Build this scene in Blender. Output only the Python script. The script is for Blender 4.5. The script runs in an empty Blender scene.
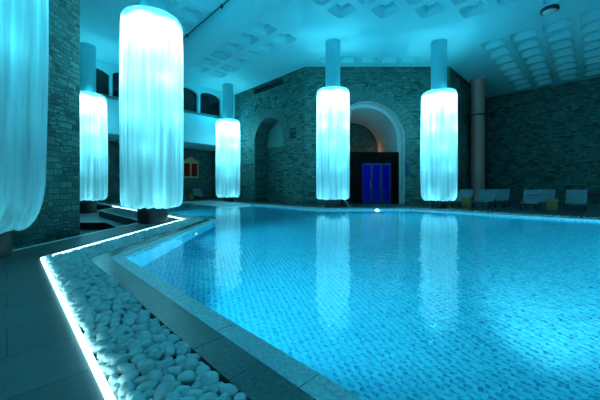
import bpy, bmesh, math, random
from mathutils import Vector, Matrix, noise
from mathutils.geometry import delaunay_2d_cdt
R2 = math.sqrt(2); PI = math.pi
S = bpy.context.scene; C = S.collection
EYE = 1.15; CEIL = 9.15; F = 293.0

# the building stands at 45 degrees to the view: u runs to the right and away, v to the left and away
def W(u, v, z=None):
    x, y = (u - v)/R2, (u + v)/R2
    return (x, y) if z is None else (x, y, z)

# ------------------------------------------------------------------ helpers
def link(name, bm, m, parent=None, smooth=False):
    me = bpy.data.meshes.new(name)
    bm.to_mesh(me); bm.free()
    if smooth:
        for p in me.polygons: p.use_smooth = True
    o = bpy.data.objects.new(name, me); C.objects.link(o)
    if m: me.materials.append(m)
    if parent: o.parent = parent
    return o
def struct(o): o['kind'] = 'structure'; return o
def tag(o, label, cat, group=None):
    o['label'] = label; o['category'] = cat
    if group: o['group'] = group
    return o
def thing(name, label, cat, loc=(0,0,0), rz=0, group=None):
    o = bpy.data.objects.new(name, None); C.objects.link(o)
    o.location = loc; o.rotation_euler = (0,0,rz); o.empty_display_size = .1
    return tag(o, label, cat, group)
def dup(root, loc, rz, label, group=None):
    r = root.copy(); C.objects.link(r); r.location = loc; r.rotation_euler = (0,0,rz)
    r['label'] = label
    if group: r['group'] = group
    for ch in list(root.children):
        c = ch.copy(); C.objects.link(c); c.parent = r
        for g in ch.children:
            d = g.copy(); C.objects.link(d); d.parent = c
    return r
def box(bm, x0, x1, y0, y1, z0, z1, M=None, bev=0):
    vs = [Vector((x,y,z)) for x in (x0,x1) for y in (y0,y1) for z in (z0,z1)]
    if M: vs = [M @ v for v in vs]
    b = [bm.verts.new(v) for v in vs]
    fs = [bm.faces.new([b[i] for i in f]) for f in ((0,1,3,2),(4,6,7,5),(0,4,5,1),(2,3,7,6),(0,2,6,4),(1,5,7,3))]
    if bev:
        es = {e for f in fs for e in f.edges}
        bmesh.ops.bevel(bm, geom=list(es), offset=bev, segments=2, affect='EDGES', profile=.6)
def tube(bm, pts, r, n=8, closed=False):
    pts = [Vector(p) for p in pts]; rings = []
    for i, p in enumerate(pts):
        a = pts[i-1] if (i > 0 or closed) else p
        b = pts[(i+1) % len(pts)] if (i < len(pts)-1 or closed) else p
        d = (b-a).normalized(); up = Vector((0,0,1)) if abs(d.z) < .9 else Vector((1,0,0))
        s = d.cross(up).normalized(); t = s.cross(d)
        rings.append([bm.verts.new(p + r*(math.cos(k*2*PI/n)*s + math.sin(k*2*PI/n)*t)) for k in range(n)])
    for i in range(len(rings) - (0 if closed else 1)):
        A, B = rings[i], rings[(i+1) % len(rings)]
        for k in range(n): bm.faces.new((A[k], A[(k+1)%n], B[(k+1)%n], B[k]))
    if not closed:
        bm.faces.new(rings[0][::-1]); bm.faces.new(rings[-1])
def lathe(bm, prof, n=48, cx=0, cy=0, cap=True):
    rings = [[bm.verts.new((cx+r*math.cos(k*2*PI/n), cy+r*math.sin(k*2*PI/n), z)) for k in range(n)] for r, z in prof]
    for A, B in zip(rings, rings[1:]):
        for k in range(n): bm.faces.new((A[k], A[(k+1)%n], B[(k+1)%n], B[k]))
    if cap:
        bm.faces.new(rings[0][::-1]); bm.faces.new(rings[-1])
def prism(bm, poly, z0, z1):
    a = [bm.verts.new((x,y,z0)) for x,y in poly]; b = [bm.verts.new((x,y,z1)) for x,y in poly]
    n = len(poly)
    for i in range(n): bm.faces.new((a[i], a[(i+1)%n], b[(i+1)%n], b[i]))
    bm.faces.new(a[::-1]); bm.faces.new(b)
def inside(p, poly):
    x, y = p; c = False; n = len(poly)
    for i in range(n):
        x1,y1 = poly[i]; x2,y2 = poly[(i+1)%n]
        if (y1 > y) != (y2 > y) and x < (x2-x1)*(y-y1)/(y2-y1)+x1: c = not c
    return c
def flat(bm, outer, holes, mapf, flip=False):
    """triangulated polygon with holes; mapf turns 2D into 3D"""
    vs, es = [], []
    for lp in [outer] + holes:
        k = len(vs); vs += [Vector(p) for p in lp]
        es += [(k+i, k+(i+1)%len(lp)) for i in range(len(lp))]
    ov, oe, of, *_ = delaunay_2d_cdt(vs, es, [], 1, 1e-5)
    bv = [bm.verts.new(mapf(p.x, p.y)) for p in ov]
    uvl = bm.loops.layers.uv.verify()
    for f in of:
        c = sum((ov[i] for i in f), Vector((0,0)))/len(f)
        if not inside(c, outer) or any(inside(c, h) for h in holes): continue
        idx = f[::-1] if flip else f
        fc = bm.faces.new([bv[i] for i in idx])
        for l, i in zip(fc.loops, idx): l[uvl].uv = ov[i]
    for v in bv:
        if not v.link_faces: bm.verts.remove(v)

# ------------------------------------------------------------------ materials
class N:
    def __init__(s, name):
        s.m = bpy.data.materials.new(name); s.m.use_nodes = True
        s.t = s.m.node_tree; s.t.nodes.clear()
        s.out = s.new('ShaderNodeOutputMaterial')
    def new(s, typ, **kw):
        n = s.t.nodes.new(typ)
        for k, v in kw.items():
            if k in n.inputs: n.inputs[k].default_value = v
            else: setattr(n, k, v)
        return n
    def lk(s, a, b): s.t.links.new(a, b)
def principled(name, col, rough=.6, metal=0, spec=.5, bump=None, vary=0, scale=8, coat=0):
    n = N(name); b = n.new('ShaderNodeBsdfPrincipled')
    b.inputs['Base Color'].default_value = (*col, 1); b.inputs['Roughness'].default_value = rough
    b.inputs['Metallic'].default_value = metal; b.inputs['Specular IOR Level'].default_value = spec
    b.inputs['Coat Weight'].default_value = coat
    n.lk(b.outputs[0], n.out.inputs[0])
    if vary or bump:
        tc = n.new('ShaderNodeTexCoord'); nz = n.new('ShaderNodeTexNoise'); nz.inputs['Scale'].default_value = scale
        nz.inputs['Detail'].default_value = 5
        n.lk(tc.outputs['Object'], nz.inputs['Vector'])
        if vary:
            mx = n.new('ShaderNodeMix', data_type='RGBA')
            mx.inputs[6].default_value = (*[c*(1-vary) for c in col], 1); mx.inputs[7].default_value = (*[min(1, c*(1+vary)) for c in col], 1)
            n.lk(nz.outputs[0], mx.inputs[0]); n.lk(mx.outputs[2], b.inputs['Base Color'])
        if bump:
            bp = n.new('ShaderNodeBump'); bp.inputs['Strength'].default_value = bump; bp.inputs['Distance'].default_value = .02
            n.lk(nz.outputs[0], bp.inputs['Height']); n.lk(bp.outputs[0], b.inputs['Normal'])
    return n.m

def stone_wall(name, c1, c2, cm, bw=.52, bh=.2, seed=0):
    n = N(name); b = n.new('ShaderNodeBsdfPrincipled'); b.inputs['Roughness'].default_value = .8
    b.inputs['Specular IOR Level'].default_value = .25
    uv = n.new('ShaderNodeTexCoord')
    nz = n.new('ShaderNodeTexNoise'); nz.inputs['Scale'].default_value = 1.6; nz.inputs['Detail'].default_value = 2
    n.lk(uv.outputs['UV'], nz.inputs['Vector'])
    sb = n.new('ShaderNodeVectorMath', operation='SUBTRACT'); sb.inputs[1].default_value = (.5,.5,.5); n.lk(nz.outputs['Color'], sb.inputs[0])
    sc = n.new('ShaderNodeVectorMath', operation='SCALE'); sc.inputs['Scale'].default_value = .16; n.lk(sb.outputs[0], sc.inputs[0])
    ad = n.new('ShaderNodeVectorMath', operation='ADD'); n.lk(uv.outputs['UV'], ad.inputs[0]); n.lk(sc.outputs[0], ad.inputs[1])
    def brick(w, h, off):
        br = n.new('ShaderNodeTexBrick'); br.offset = .43; br.squash = .7; br.squash_frequency = 3; br.offset_frequency = 2
        mp = n.new('ShaderNodeMapping'); mp.inputs['Location'].default_value = (off+seed, off*.7, 0)
        n.lk(ad.outputs[0], mp.inputs['Vector']); n.lk(mp.outputs[0], br.inputs['Vector'])
        for k, v in (('Scale',1), ('Mortar Size',.016), ('Mortar Smooth',.5), ('Bias',0), ('Brick Width',w), ('Row Height',h)): br.inputs[k].default_value = v
        br.inputs['Color1'].default_value = (0,0,0,1); br.inputs['Color2'].default_value = (1,1,1,1); br.inputs['Mortar'].default_value = (.5,.5,.5,1)
        return br
    b1, b2 = brick(bw, bh, 0), brick(bw*.62, bh*.62, 3.3)
    sel = n.new('ShaderNodeTexNoise'); sel.inputs['Scale'].default_value = .9; n.lk(uv.outputs['UV'], sel.inputs['Vector'])
    gt = n.new('ShaderNodeMath', operation='GREATER_THAN'); gt.inputs[1].default_value = .53; n.lk(sel.outputs[0], gt.inputs[0])
    mc = n.new('ShaderNodeMix', data_type='RGBA'); n.lk(gt.outputs[0], mc.inputs[0]); n.lk(b1.outputs[0], mc.inputs[6]); n.lk(b2.outputs[0], mc.inputs[7])
    mf = n.new('ShaderNodeMix', data_type='FLOAT'); n.lk(gt.outputs[0], mf.inputs[0]); n.lk(b1.outputs[1], mf.inputs[2]); n.lk(b2.outputs[1], mf.inputs[3])
    rp = n.new('ShaderNodeValToRGB'); e = rp.color_ramp.elements
    e[0].position = 0; e[0].color = (*[c*.5 for c in c1], 1); e[1].position = 1; e[1].color = (*c2, 1)
    k = rp.color_ramp.elements.new(.22); k.color = (*c1, 1)
    n.lk(mc.outputs[2], rp.inputs[0])
    gr = n.new('ShaderNodeTexNoise'); gr.inputs['Scale'].default_value = 14; gr.inputs['Detail'].default_value = 6; n.lk(uv.outputs['UV'], gr.inputs['Vector'])
    ml = n.new('ShaderNodeMix', data_type='RGBA', blend_type='MULTIPLY'); ml.inputs[0].default_value = .75
    n.lk(rp.outputs[0], ml.inputs[6]); 
    rg = n.new('ShaderNodeMapRange'); rg.inputs[1].default_value = .3; rg.inputs[2].default_value = .7; rg.inputs[3].default_value = .5; rg.inputs[4].default_value = 1.25
    n.lk(gr.outputs[0], rg.inputs[0]); n.lk(rg.outputs[0], ml.inputs[7])
    mm = n.new('ShaderNodeMix', data_type='RGBA'); mm.inputs[7].default_value = (*cm, 1); n.lk(mf.outputs[0], mm.inputs[0]); n.lk(ml.outputs[2], mm.inputs[6])
    n.lk(mm.outputs[2], b.inputs['Base Color'])
    h = n.new('ShaderNodeMath', operation='MULTIPLY_ADD'); h.inputs[1].default_value = -1; n.lk(mf.outputs[0], h.inputs[0]); n.lk(gr.outputs[0], h.inputs[2])
    h2 = n.new('ShaderNodeMath', operation='MULTIPLY_ADD'); h2.inputs[1].default_value = .5; n.lk(mc.outputs[2], h2.inputs[0]); n.lk(h.outputs[0], h2.inputs[2])
    bp = n.new('ShaderNodeBump'); bp.inputs['Strength'].default_value = .9; bp.inputs['Distance'].default_value = .05
    n.lk(h2.outputs[0], bp.inputs['Height']); n.lk(bp.outputs[0], b.inputs['Normal'])
    n.lk(b.outputs[0], n.out.inputs[0]); return n.m

def tiles(name, c1, c2, cm, w, h, rot=0, rough=.3, mortar=.004, off=.5, scale_n=5, bump=.15, loc=(0,0,0), spec=.5):
    n = N(name); b = n.new('ShaderNodeBsdfPrincipled'); b.inputs['Specular IOR Level'].default_value = spec
    tc = n.new('ShaderNodeTexCoord'); mp = n.new('ShaderNodeMapping'); mp.inputs['Rotation'].default_value = (0,0,rot); mp.inputs['Location'].default_value = loc
    n.lk(tc.outputs['Object'], mp.inputs['Vector'])
    br = n.new('ShaderNodeTexBrick'); br.offset = off; n.lk(mp.outputs[0], br.inputs['Vector'])
    for k, v in (('Scale',1), ('Mortar Size',mortar), ('Mortar Smooth',.1), ('Bias',0), ('Brick Width',w), ('Row Height',h)): br.inputs[k].default_value = v
    br.inputs['Color1'].default_value = (*c1,1); br.inputs['Color2'].default_value = (*c2,1); br.inputs['Mortar'].default_value = (*cm,1)
    nz = n.new('ShaderNodeTexNoise'); nz.inputs['Scale'].default_value = scale_n; nz.inputs['Detail'].default_value = 8; nz.inputs['Roughness'].default_value = .65
    n.lk(mp.outputs[0], nz.inputs['Vector'])
    rg = n.new('ShaderNodeMapRange'); rg.inputs[1].default_value = .3; rg.inputs[2].default_value = .7; rg.inputs[3].default_value = .6; rg.inputs[4].default_value = 1.3
    n.lk(nz.outputs[0], rg.inputs[0])
    ml = n.new('ShaderNodeMix', data_type='RGBA', blend_type='MULTIPLY'); ml.inputs[0].default_value = 1; n.lk(br.outputs[0], ml.inputs[6]); n.lk(rg.outputs[0], ml.inputs[7])
    n.lk(ml.outputs[2], b.inputs['Base Color'])
    rr = n.new('ShaderNodeMapRange'); rr.inputs[3].default_value = rough*.6; rr.inputs[4].default_value = rough*1.5; n.lk(nz.outputs[0], rr.inputs[0]); n.lk(rr.outputs[0], b.inputs['Roughness'])
    h = n.new('ShaderNodeMath', operation='MULTIPLY_ADD'); h.inputs[1].default_value = -2; n.lk(br.outputs[1], h.inputs[0]); n.lk(nz.outputs[0], h.inputs[2])
    bp = n.new('ShaderNodeBump'); bp.inputs['Strength'].default_value = bump; bp.inputs['Distance'].default_value = .01
    n.lk(h.outputs[0], bp.inputs['Height']); n.lk(bp.outputs[0], b.inputs['Normal'])
    n.lk(b.outputs[0], n.out.inputs[0]); return n.m

def emit(name, col, s):
    n = N(name); e = n.new('ShaderNodeEmission'); e.inputs[0].default_value = (*col,1); e.inputs[1].default_value = s
    n.lk(e.outputs[0], n.out.inputs[0]); return n.m

def mosaic(name):
    n = N(name); b = n.new('ShaderNodeBsdfPrincipled'); b.inputs['Roughness'].default_value = .35
    uv = n.new('ShaderNodeTexCoord')
    T = .036
    dv = n.new('ShaderNodeVectorMath', operation='SCALE'); dv.inputs['Scale'].default_value = 1/T; n.lk(uv.outputs['UV'], dv.inputs[0])
    fl = n.new('ShaderNodeVectorMath', operation='FLOOR'); n.lk(dv.outputs[0], fl.inputs[0])
    wn = n.new('ShaderNodeTexWhiteNoise', noise_dimensions='3D'); n.lk(fl.outputs[0], wn.inputs['Vector'])
    # a sparse weave: every third tile of alternate rows is darker, with some strays
    sx = n.new('ShaderNodeSeparateXYZ'); n.lk(fl.outputs[0], sx.inputs[0])
    k = n.new('ShaderNodeMath', operation='MULTIPLY_ADD'); k.inputs[1].default_value = 2; n.lk(sx.outputs[1], k.inputs[0]); n.lk(sx.outputs[0], k.inputs[2])
    md = n.new('ShaderNodeMath', operation='FLOORED_MODULO'); md.inputs[1].default_value = 5; n.lk(k.outputs[0], md.inputs[0])
    lt = n.new('ShaderNodeMath', operation='LESS_THAN'); lt.inputs[1].default_value = .5; n.lk(md.outputs[0], lt.inputs[0])
    md2 = n.new('ShaderNodeMath', operation='COMPARE'); md2.inputs[1].default_value = 3; md2.inputs[2].default_value = .2; n.lk(md.outputs[0], md2.inputs[0])
    hf = n.new('ShaderNodeMath', operation='MULTIPLY'); hf.inputs[1].default_value = .9; n.lk(md2.outputs[0], hf.inputs[0])
    pt = n.new('ShaderNodeMath', operation='MAXIMUM'); n.lk(lt.outputs[0], pt.inputs[0]); n.lk(hf.outputs[0], pt.inputs[1])
    mix = n.new('ShaderNodeMath', operation='MULTIPLY_ADD'); mix.inputs[1].default_value = .38; n.lk(wn.outputs[0], mix.inputs[0])
    p2 = n.new('ShaderNodeMath', operation='MULTIPLY'); p2.inputs[1].default_value = .62; n.lk(pt.outputs[0], p2.inputs[0]); n.lk(p2.outputs[0], mix.inputs[2])
    rp = n.new('ShaderNodeValToRGB'); e = rp.color_ramp.elements
    e[0].position = 0; e[0].color = (.07,.58,.72,1); e[1].position = 1; e[1].color = (.0,.15,.32,1)
    q = rp.color_ramp.elements.new(.4); q.color = (.025,.44,.61,1)
    n.lk(mix.outputs[0], rp.inputs[0])
    # grout
    fr = n.new('ShaderNodeVectorMath', operation='FRACTION'); n.lk(dv.outputs[0], fr.inputs[0])
    s2 = n.new('ShaderNodeSeparateXYZ'); n.lk(fr.outputs[0], s2.inputs[0])
    def edge(o):
        a = n.new('ShaderNodeMath', operation='SUBTRACT'); a.inputs[1].default_value = .5; n.lk(o, a.inputs[0])
        c = n.new('ShaderNodeMath', operation='ABSOLUTE'); n.lk(a.outputs[0], c.inputs[0]); return c
    mxx = n.new('ShaderNodeMath', operation='MAXIMUM'); n.lk(edge(s2.outputs[0]).outputs[0], mxx.inputs[0]); n.lk(edge(s2.outputs[1]).outputs[0], mxx.inputs[1])
    g = n.new('ShaderNodeMath', operation='GREATER_THAN'); g.inputs[1].default_value = .45; n.lk(mxx.outputs[0], g.inputs[0])
    mg = n.new('ShaderNodeMix', data_type='RGBA'); mg.inputs[7].default_value = (.07,.52,.66,1); n.lk(g.outputs[0], mg.inputs[0]); n.lk(rp.outputs[0], mg.inputs[6])
    n.lk(mg.outputs[2], b.inputs['Base Color']); n.lk(b.outputs[0], n.out.inputs[0]); return n.m

def water_mat():
    n = N('pool water'); g = n.new('ShaderNodeBsdfPrincipled')
    g.inputs['Base Color'].default_value = (.80,.97,1,1); g.inputs['Roughness'].default_value = .0
    g.inputs['IOR'].default_value = 1.33; g.inputs['Transmission Weight'].default_value = 1
    tc = n.new('ShaderNodeTexCoord')
    a = n.new('ShaderNodeTexNoise'); a.inputs['Scale'].default_value = 4.5; a.inputs['Detail'].default_value = 2.5
    c = n.new('ShaderNodeTexNoise'); c.inputs['Scale'].default_value = 11; c.inputs['Detail'].default_value = 2
    n.lk(tc.outputs['Object'], a.inputs['Vector']); n.lk(tc.outputs['Object'], c.inputs['Vector'])
    m = n.new('ShaderNodeMath', operation='MULTIPLY_ADD'); m.inputs[1].default_value = .3; n.lk(c.outputs[0], m.inputs[0]); n.lk(a.outputs[0], m.inputs[2])
    bp = n.new('ShaderNodeBump'); bp.inputs['Strength'].default_value = .18; bp.inputs['Distance'].default_value = .03
    n.lk(m.outputs[0], bp.inputs['Height']); n.lk(bp.outputs[0], g.inputs['Normal'])
    n.lk(g.outputs[0], n.out.inputs[0]); return n.m

def sheer(name):
    n = N(name)
    d = n.new('ShaderNodeBsdfDiffuse'); d.inputs[0].default_value = (.86,.9,.92,1)
    t = n.new('ShaderNodeBsdfTranslucent'); t.inputs[0].default_value = (.95,.97,1,1)
    tc = n.new('ShaderNodeTexCoord'); w = n.new('ShaderNodeTexNoise'); w.inputs['Scale'].default_value = 1
    mp = n.new('ShaderNodeMapping'); mp.inputs['Scale'].default_value = (14,14,.25); n.lk(tc.outputs['Object'], mp.inputs[0]); n.lk(mp.outputs[0], w.inputs[0])
    rg = n.new('ShaderNodeMapRange'); rg.inputs[1].default_value = .35; rg.inputs[2].default_value = .65; rg.inputs[3].default_value = .5; rg.inputs[4].default_value = .72
    n.lk(w.outputs[0], rg.inputs[0])
    w2 = n.new('ShaderNodeTexNoise'); w2.inputs['Scale'].default_value = 1; w2.inputs['Detail'].default_value = 4; w2.inputs['Roughness'].default_value = .6
    mp2 = n.new('ShaderNodeMapping'); mp2.inputs['Scale'].default_value = (5.5,5.5,.16); n.lk(tc.outputs['Object'], mp2.inputs[0]); n.lk(mp2.outputs[0], w2.inputs[0])
    r2 = n.new('ShaderNodeMapRange'); r2.inputs[1].default_value = .36; r2.inputs[2].default_value = .64; r2.inputs[3].default_value = .42; r2.inputs[4].default_value = 1
    n.lk(w2.outputs[0], r2.inputs[0])
    mc = n.new('ShaderNodeMix', data_type='RGBA', blend_type='MULTIPLY'); mc.inputs[0].default_value = 1; mc.inputs[6].default_value = (.95,.97,1,1); n.lk(r2.outputs[0], mc.inputs[7]); n.lk(mc.outputs[2], t.inputs[0])
    m = n.new('ShaderNodeMixShader'); n.lk(rg.outputs[0], m.inputs[0]); n.lk(d.outputs[0], m.inputs[1]); n.lk(t.outputs[0], m.inputs[2])
    n.lk(m.outputs[0], n.out.inputs[0]); return n.m

M = dict(
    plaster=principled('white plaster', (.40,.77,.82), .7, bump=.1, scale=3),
    stone=stone_wall('grey rubble stone', (.045,.125,.115), (.095,.235,.215), (.03,.08,.075), .44, .16),
    stone2=stone_wall('brown grey rubble stone', (.04,.105,.095), (.08,.19,.17), (.025,.06,.055), .40, .15, 5.1),
    vous=principled('dark arch stone', (.055,.13,.125), .8, bump=.6, vary=.4, scale=6),
    slate=tiles('slate plank tile', (.055,.065,.07), (.085,.095,.10), (.02,.02,.02), 1.2, .56, -PI/4, .42, .006, .5, 6, .2),
    tread=tiles('pale step tile', (.20,.21,.22), (.25,.26,.27), (.08,.08,.08), .6, .6, -PI/4, .35, .005, .5),
    coping=tiles('grey coping stone', (.07,.075,.08), (.10,.105,.11), (.015,.015,.015), .47, 3.1, PI/4, .22, .005, 0, 30, .25, (.12,.6,0)),
    pale=tiles('pale coping stone', (.72,.75,.75), (.8,.82,.82), (.15,.15,.15), .94, 3.1, PI/4, .3, .004, 0, 30, .15, (.25,.6,0)),
    mosaic=mosaic('blue glass mosaic'), water=water_mat(), curtain=sheer('sheer white voile'),
    kerb=principled('pale kerb', (.8,.82,.82), .4), dark=principled('black plinth', (.02,.022,.025), .35),
    black=principled('black painted metal', (.012,.012,.014), .4), void=principled('unlit dark room', (.006,.006,.008), .9),
    pebble=principled('white river pebble', (.72,.74,.74), .55, vary=.12, scale=20, bump=.15),
    bed=principled('dark gravel bed', (.07,.075,.08), .9), glassdark=principled('dark window glass', (.004,.005,.006), .15),
    brown=principled('brown marble', (.42,.16,.14), .35, vary=.2, scale=2), fabric=principled('grey blue sling fabric', (.13,.17,.20), .8, bump=.2, scale=60),
    frame=principled('charcoal aluminium', (.05,.05,.055), .4, metal=.6), wood=principled('ochre wood', (.17,.12,.03), .6, vary=.25, scale=12),
    orange=principled('oak wood', (.50,.22,.11), .5, vary=.25, scale=9), steel=principled('chrome steel', (.6,.6,.62), .2, metal=1),
    wdark=principled('dark stained wood', (.004,.003,.003), .8, spec=.01), blueplaque=principled('blue plaque', (.01,.025,.13), .6),
    navy=principled('dark blue glazed tile', (.01,.05,.22), .3), vault_shaded=principled('shaded vault plaster', (.08,.22,.21), .85), vault=principled('vault plaster', (.70,.70,.68), .75),
    led=emit('light strip glow', (.35,.93,1.0), 5), lamp=emit('underwater lamp lens', (.5,.95,1), 2), lamp2=emit('brighter underwater lamp lens', (.7,.97,1), 16),
    hoop=principled('white hoop', (.7,.72,.72), .5), white=principled('white enamel', (.8,.8,.8), .4),
    amber=emit('warm lit panel', (1,.35,.08), .012),
)
def clear_glass():
    n = N('door glass'); g = n.new('ShaderNodeBsdfPrincipled'); g.inputs['Roughness'].default_value = .02
    g.inputs['Transmission Weight'].default_value = 1; g.inputs['IOR'].default_value = 1.02; g.inputs['Base Color'].default_value = (.8,.85,1,1)
    n.lk(g.outputs[0], n.out.inputs[0]); return n.m
M['glass'] = clear_glass()

# ------------------------------------------------------------------ light helpers
CY = (.01,.60,.85); LC = (.17,.78,.93)
def spot(loc, flip, e, col, parent):
    l = bpy.data.lights.new('bulb', 'SPOT'); l.energy = e; l.color = col; l.shadow_soft_size = .04; l.spot_size = math.radians(170); l.spot_blend = 1
    o = bpy.data.objects.new('bulb', l); C.objects.link(o); o.location = loc; o.rotation_euler = (flip,0,0); o.parent = parent
    return o
def point(loc, e, col=CY, r=.06, parent=None):
    l = bpy.data.lights.new('bulb', 'POINT'); l.energy = e; l.color = col; l.shadow_soft_size = r
    o = bpy.data.objects.new('bulb', l); C.objects.link(o); o.location = loc
    if parent: o.parent = parent
    return o
def area(loc, d, e, sx, sy, col=CY, parent=None, spread=PI):
    l = bpy.data.lights.new('glow', 'AREA'); l.energy = e; l.color = col; l.shape = 'RECTANGLE'; l.size = sx; l.size_y = sy; l.spread = spread
    o = bpy.data.objects.new('glow', l); C.objects.link(o); o.location = loc
    o.rotation_euler = Vector(d).to_track_quat('-Z', 'Y').to_euler()
    if parent: o.parent = parent
    return o

# ------------------------------------------------------------------ pool outline and its bands
D = [W(1.36,-6), (-2.95,4.873), (-2.95,10.30), W(5.2,20.75), W(5.2,21.9), W(11.3,21.9), (.88,15.1), (5.69,15.1), W(14.7,-6)]
#        pale dark pebble, one row per edge D[i]-D[i+1]
BW = [(.18,.25,.53), (.17,.23,.75), (.10,.15,.50), (.10,.1,.3), (.10,.15,.15), (.10,.10,.35), (.10,.10,.35), (.10,.10,.35), (.2,.2,.4)]
def offset(poly, ws):
    n = len(poly); L = []
    for i in range(n):
        p, q = Vector(poly[i]), Vector(poly[(i+1)%n]); d = (q-p).normalized(); nr = Vector((-d.y, d.x))   # pool is to the right of each edge
        L.append((p + nr*ws[i], d))
    out = []
    for i in range(n):
        (p, d), (q, e) = L[i-1], L[i]
        den = d.x*e.y - d.y*e.x
        t = ((q.x-p.x)*e.y - (q.y-p.y)*e.x)/den
        out.append(tuple(p + d*t))
    return out
PC = offset(D, [b[0] for b in BW]); PB = offset(D, [b[0]+b[1] for b in BW]); PA = offset(D, [sum(b) for b in BW])

# sunken steps left of the walkway
K = 3.2*R2
PIT = [(-5.2,5.25), (-5.2, K+5.2), (-9.9, K+9.9), (-10.5,18.2), (-15,18.2), (-15,8.4), (-8.9,8.4), (-8.9,5.25)]
K2 = 2.84*R2
PIT2 = [(-5.3,5.4), (-5.3, K2+5.3), (-8.0,12.05), (-11,12.05), (-11,8.5), (-8.8,8.5), (-8.8,5.4)]

ROOM = [W(-6,-8), W(-6,26), W(14,26), W(14,(19.5-.3)/R2), (10,19.5), W(30.5,9.5/R2), W(30.5,-8)]
ROOM[3] = (.3,19.5)
bm = bmesh.new()
flat(bm, ROOM, [PA, PIT], lambda x,y: (x,y,0))
floor = struct(link('floor', bm, M['slate']))
# pit levels with risers and pale kerbs
bm = bmesh.new()
flat(bm, PIT, [PIT2], lambda x,y: (x,y,-.3))
struct(link('floor_step', bm, M['tread']))
bm = bmesh.new(); flat(bm, PIT2, [], lambda x,y: (x,y,-.6)); struct(link('floor_sunken', bm, M['slate']))
bm = bmesh.new()
for P, z0, z1 in ((PIT,-.3,0), (PIT2,-.6,-.3)):
    for i in range(len(P)):
        a, b = P[i], P[(i+1)%len(P)]
        bm.faces.new([bm.verts.new(p) for p in ((*a,z0),(*b,z0),(*b,z1),(*a,z1))])
struct(link('trim_1', bm, M['dark']))
bm = bmesh.new()
def strip(bm, a, b, w, z0, z1):
    a, b = Vector(a), Vector(b); d = (b-a).normalized(); nn = Vector((-d.y,d.x))*w/2
    prism(bm, [tuple(a-nn), tuple(b-nn), tuple(b+nn), tuple(a+nn)], z0, z1)
strip(bm, (-5.17,4.6), (-5.17,K+5.2), .07, -.02, .012)
strip(bm, (-5.2,K+5.2), (-9.9,K+9.9), .07, -.02, .012)
strip(bm, (-9.9,K+9.9), (-10.5,18.2), .07, -.02, .012)
strip(bm, PIT2[1], PIT2[2], .06, -.32, -.29)
strip(bm, PIT2[2], PIT2[3], .06, -.32, -.29)
struct(link('trim_2', bm, M['kerb']))
# coping rings, pebble trench, pool shell
def ring(name, outer, inner, z, m, thick=None):
    bm = bmesh.new(); flat(bm, outer, [inner], lambda x,y: (x,y,z))
    if thick:
        for P in (outer, inner):
            for i in range(len(P)):
                a, b = P[i], P[(i+1)%len(P)]
                bm.faces.new([bm.verts.new(p) for p in ((*a,z-thick),(*b,z-thick),(*b,z),(*a,z))])
    return struct(link(name, bm, m))
ring('trim_3', PB, PC, .004, M['coping'], .12)
ring('trim_4', PC, D, .002, M['pale'], .07)
ring('floor_pebble_trench', PA, PB, -.11, M['bed'])
bm = bmesh.new()
for i in range(len(PA)):
    a, b = PA[i], PA[(i+1)%len(PA)]
    bm.faces.new([bm.verts.new(p) for p in ((*a,-.11),(*b,-.11),(*b,0),(*a,0))])
struct(link('trim_5', bm, M['dark']))
DEPTH = -1.25
bm = bmesh.new(); uvl = bm.loops.layers.uv.verify()
flat(bm, D, [], lambda x,y: (x,y,DEPTH))
for f in bm.faces:      # mosaic laid square to the building
    for l in f.loops:
        x, y = l.vert.co.x, l.vert.co.y; l[uvl].uv = ((x+y)/R2, (y-x)/R2)
acc = 0
for i in range(len(D)):
    a, b = Vector(D[i]), Vector(D[(i+1)%len(D)]); ln = (b-a).length
    f = bm.faces.new([bm.verts.new(p) for p in ((*a,DEPTH),(*b,DEPTH),(*b,-.06),(*a,-.06))])
    for l, uv in zip(f.loops, ((acc,DEPTH),(acc+ln,DEPTH),(acc+ln,-.06),(acc,-.06))): l[uvl].uv = uv
    acc += ln
struct(link('floor_pool_basin', bm, M['mosaic']))
bm = bmesh.new(); flat(bm, D, [], lambda x,y: (x,y,-.035))
wt = link('pool_water', bm, M['water']); wt['kind'] = 'structure'
# depth marks in dark mosaic on the inner wall beneath the coping by the near corner
GL = {'1':["010","110","010","010","111"], '4':["101","101","111","001","001"], '0':["111","101","101","101","111"], '.':["000","000","000","000","010"], 'm':["00000","11011","10101","10101","10101"]}
yy = 5.15
t = thing('depth_marking', 'dark blue tiled depth figures on the pool wall below the near corner coping', 'sign', (-2.95,5.5,-.2))
for ch in '1.40m':
    g = GL[ch]; bm = bmesh.new()
    for r, row in enumerate(g):
        for c_, b_ in enumerate(row):
            if b_ == '1':
                y0 = yy + c_*.05 - 5.5; z0 = .10 - r*.04
                box(bm, -.002, .006, y0, y0+.05, z0-.04, z0)
    yy += (len(g[0])+1)*.05
    link('numeral', bm, M['navy'], t)
# platform in the pool in front of the far left draped column
bm = bmesh.new()
prism(bm, [W(9.7,15.9), W(11.28,15.9), W(11.28,21.2), W(9.7,21.2)], DEPTH, .03)
tag(link('stone_platform', bm, M['pale']), 'low pale stone platform rising from the water before the farthest draped column', 'platform')

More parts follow.
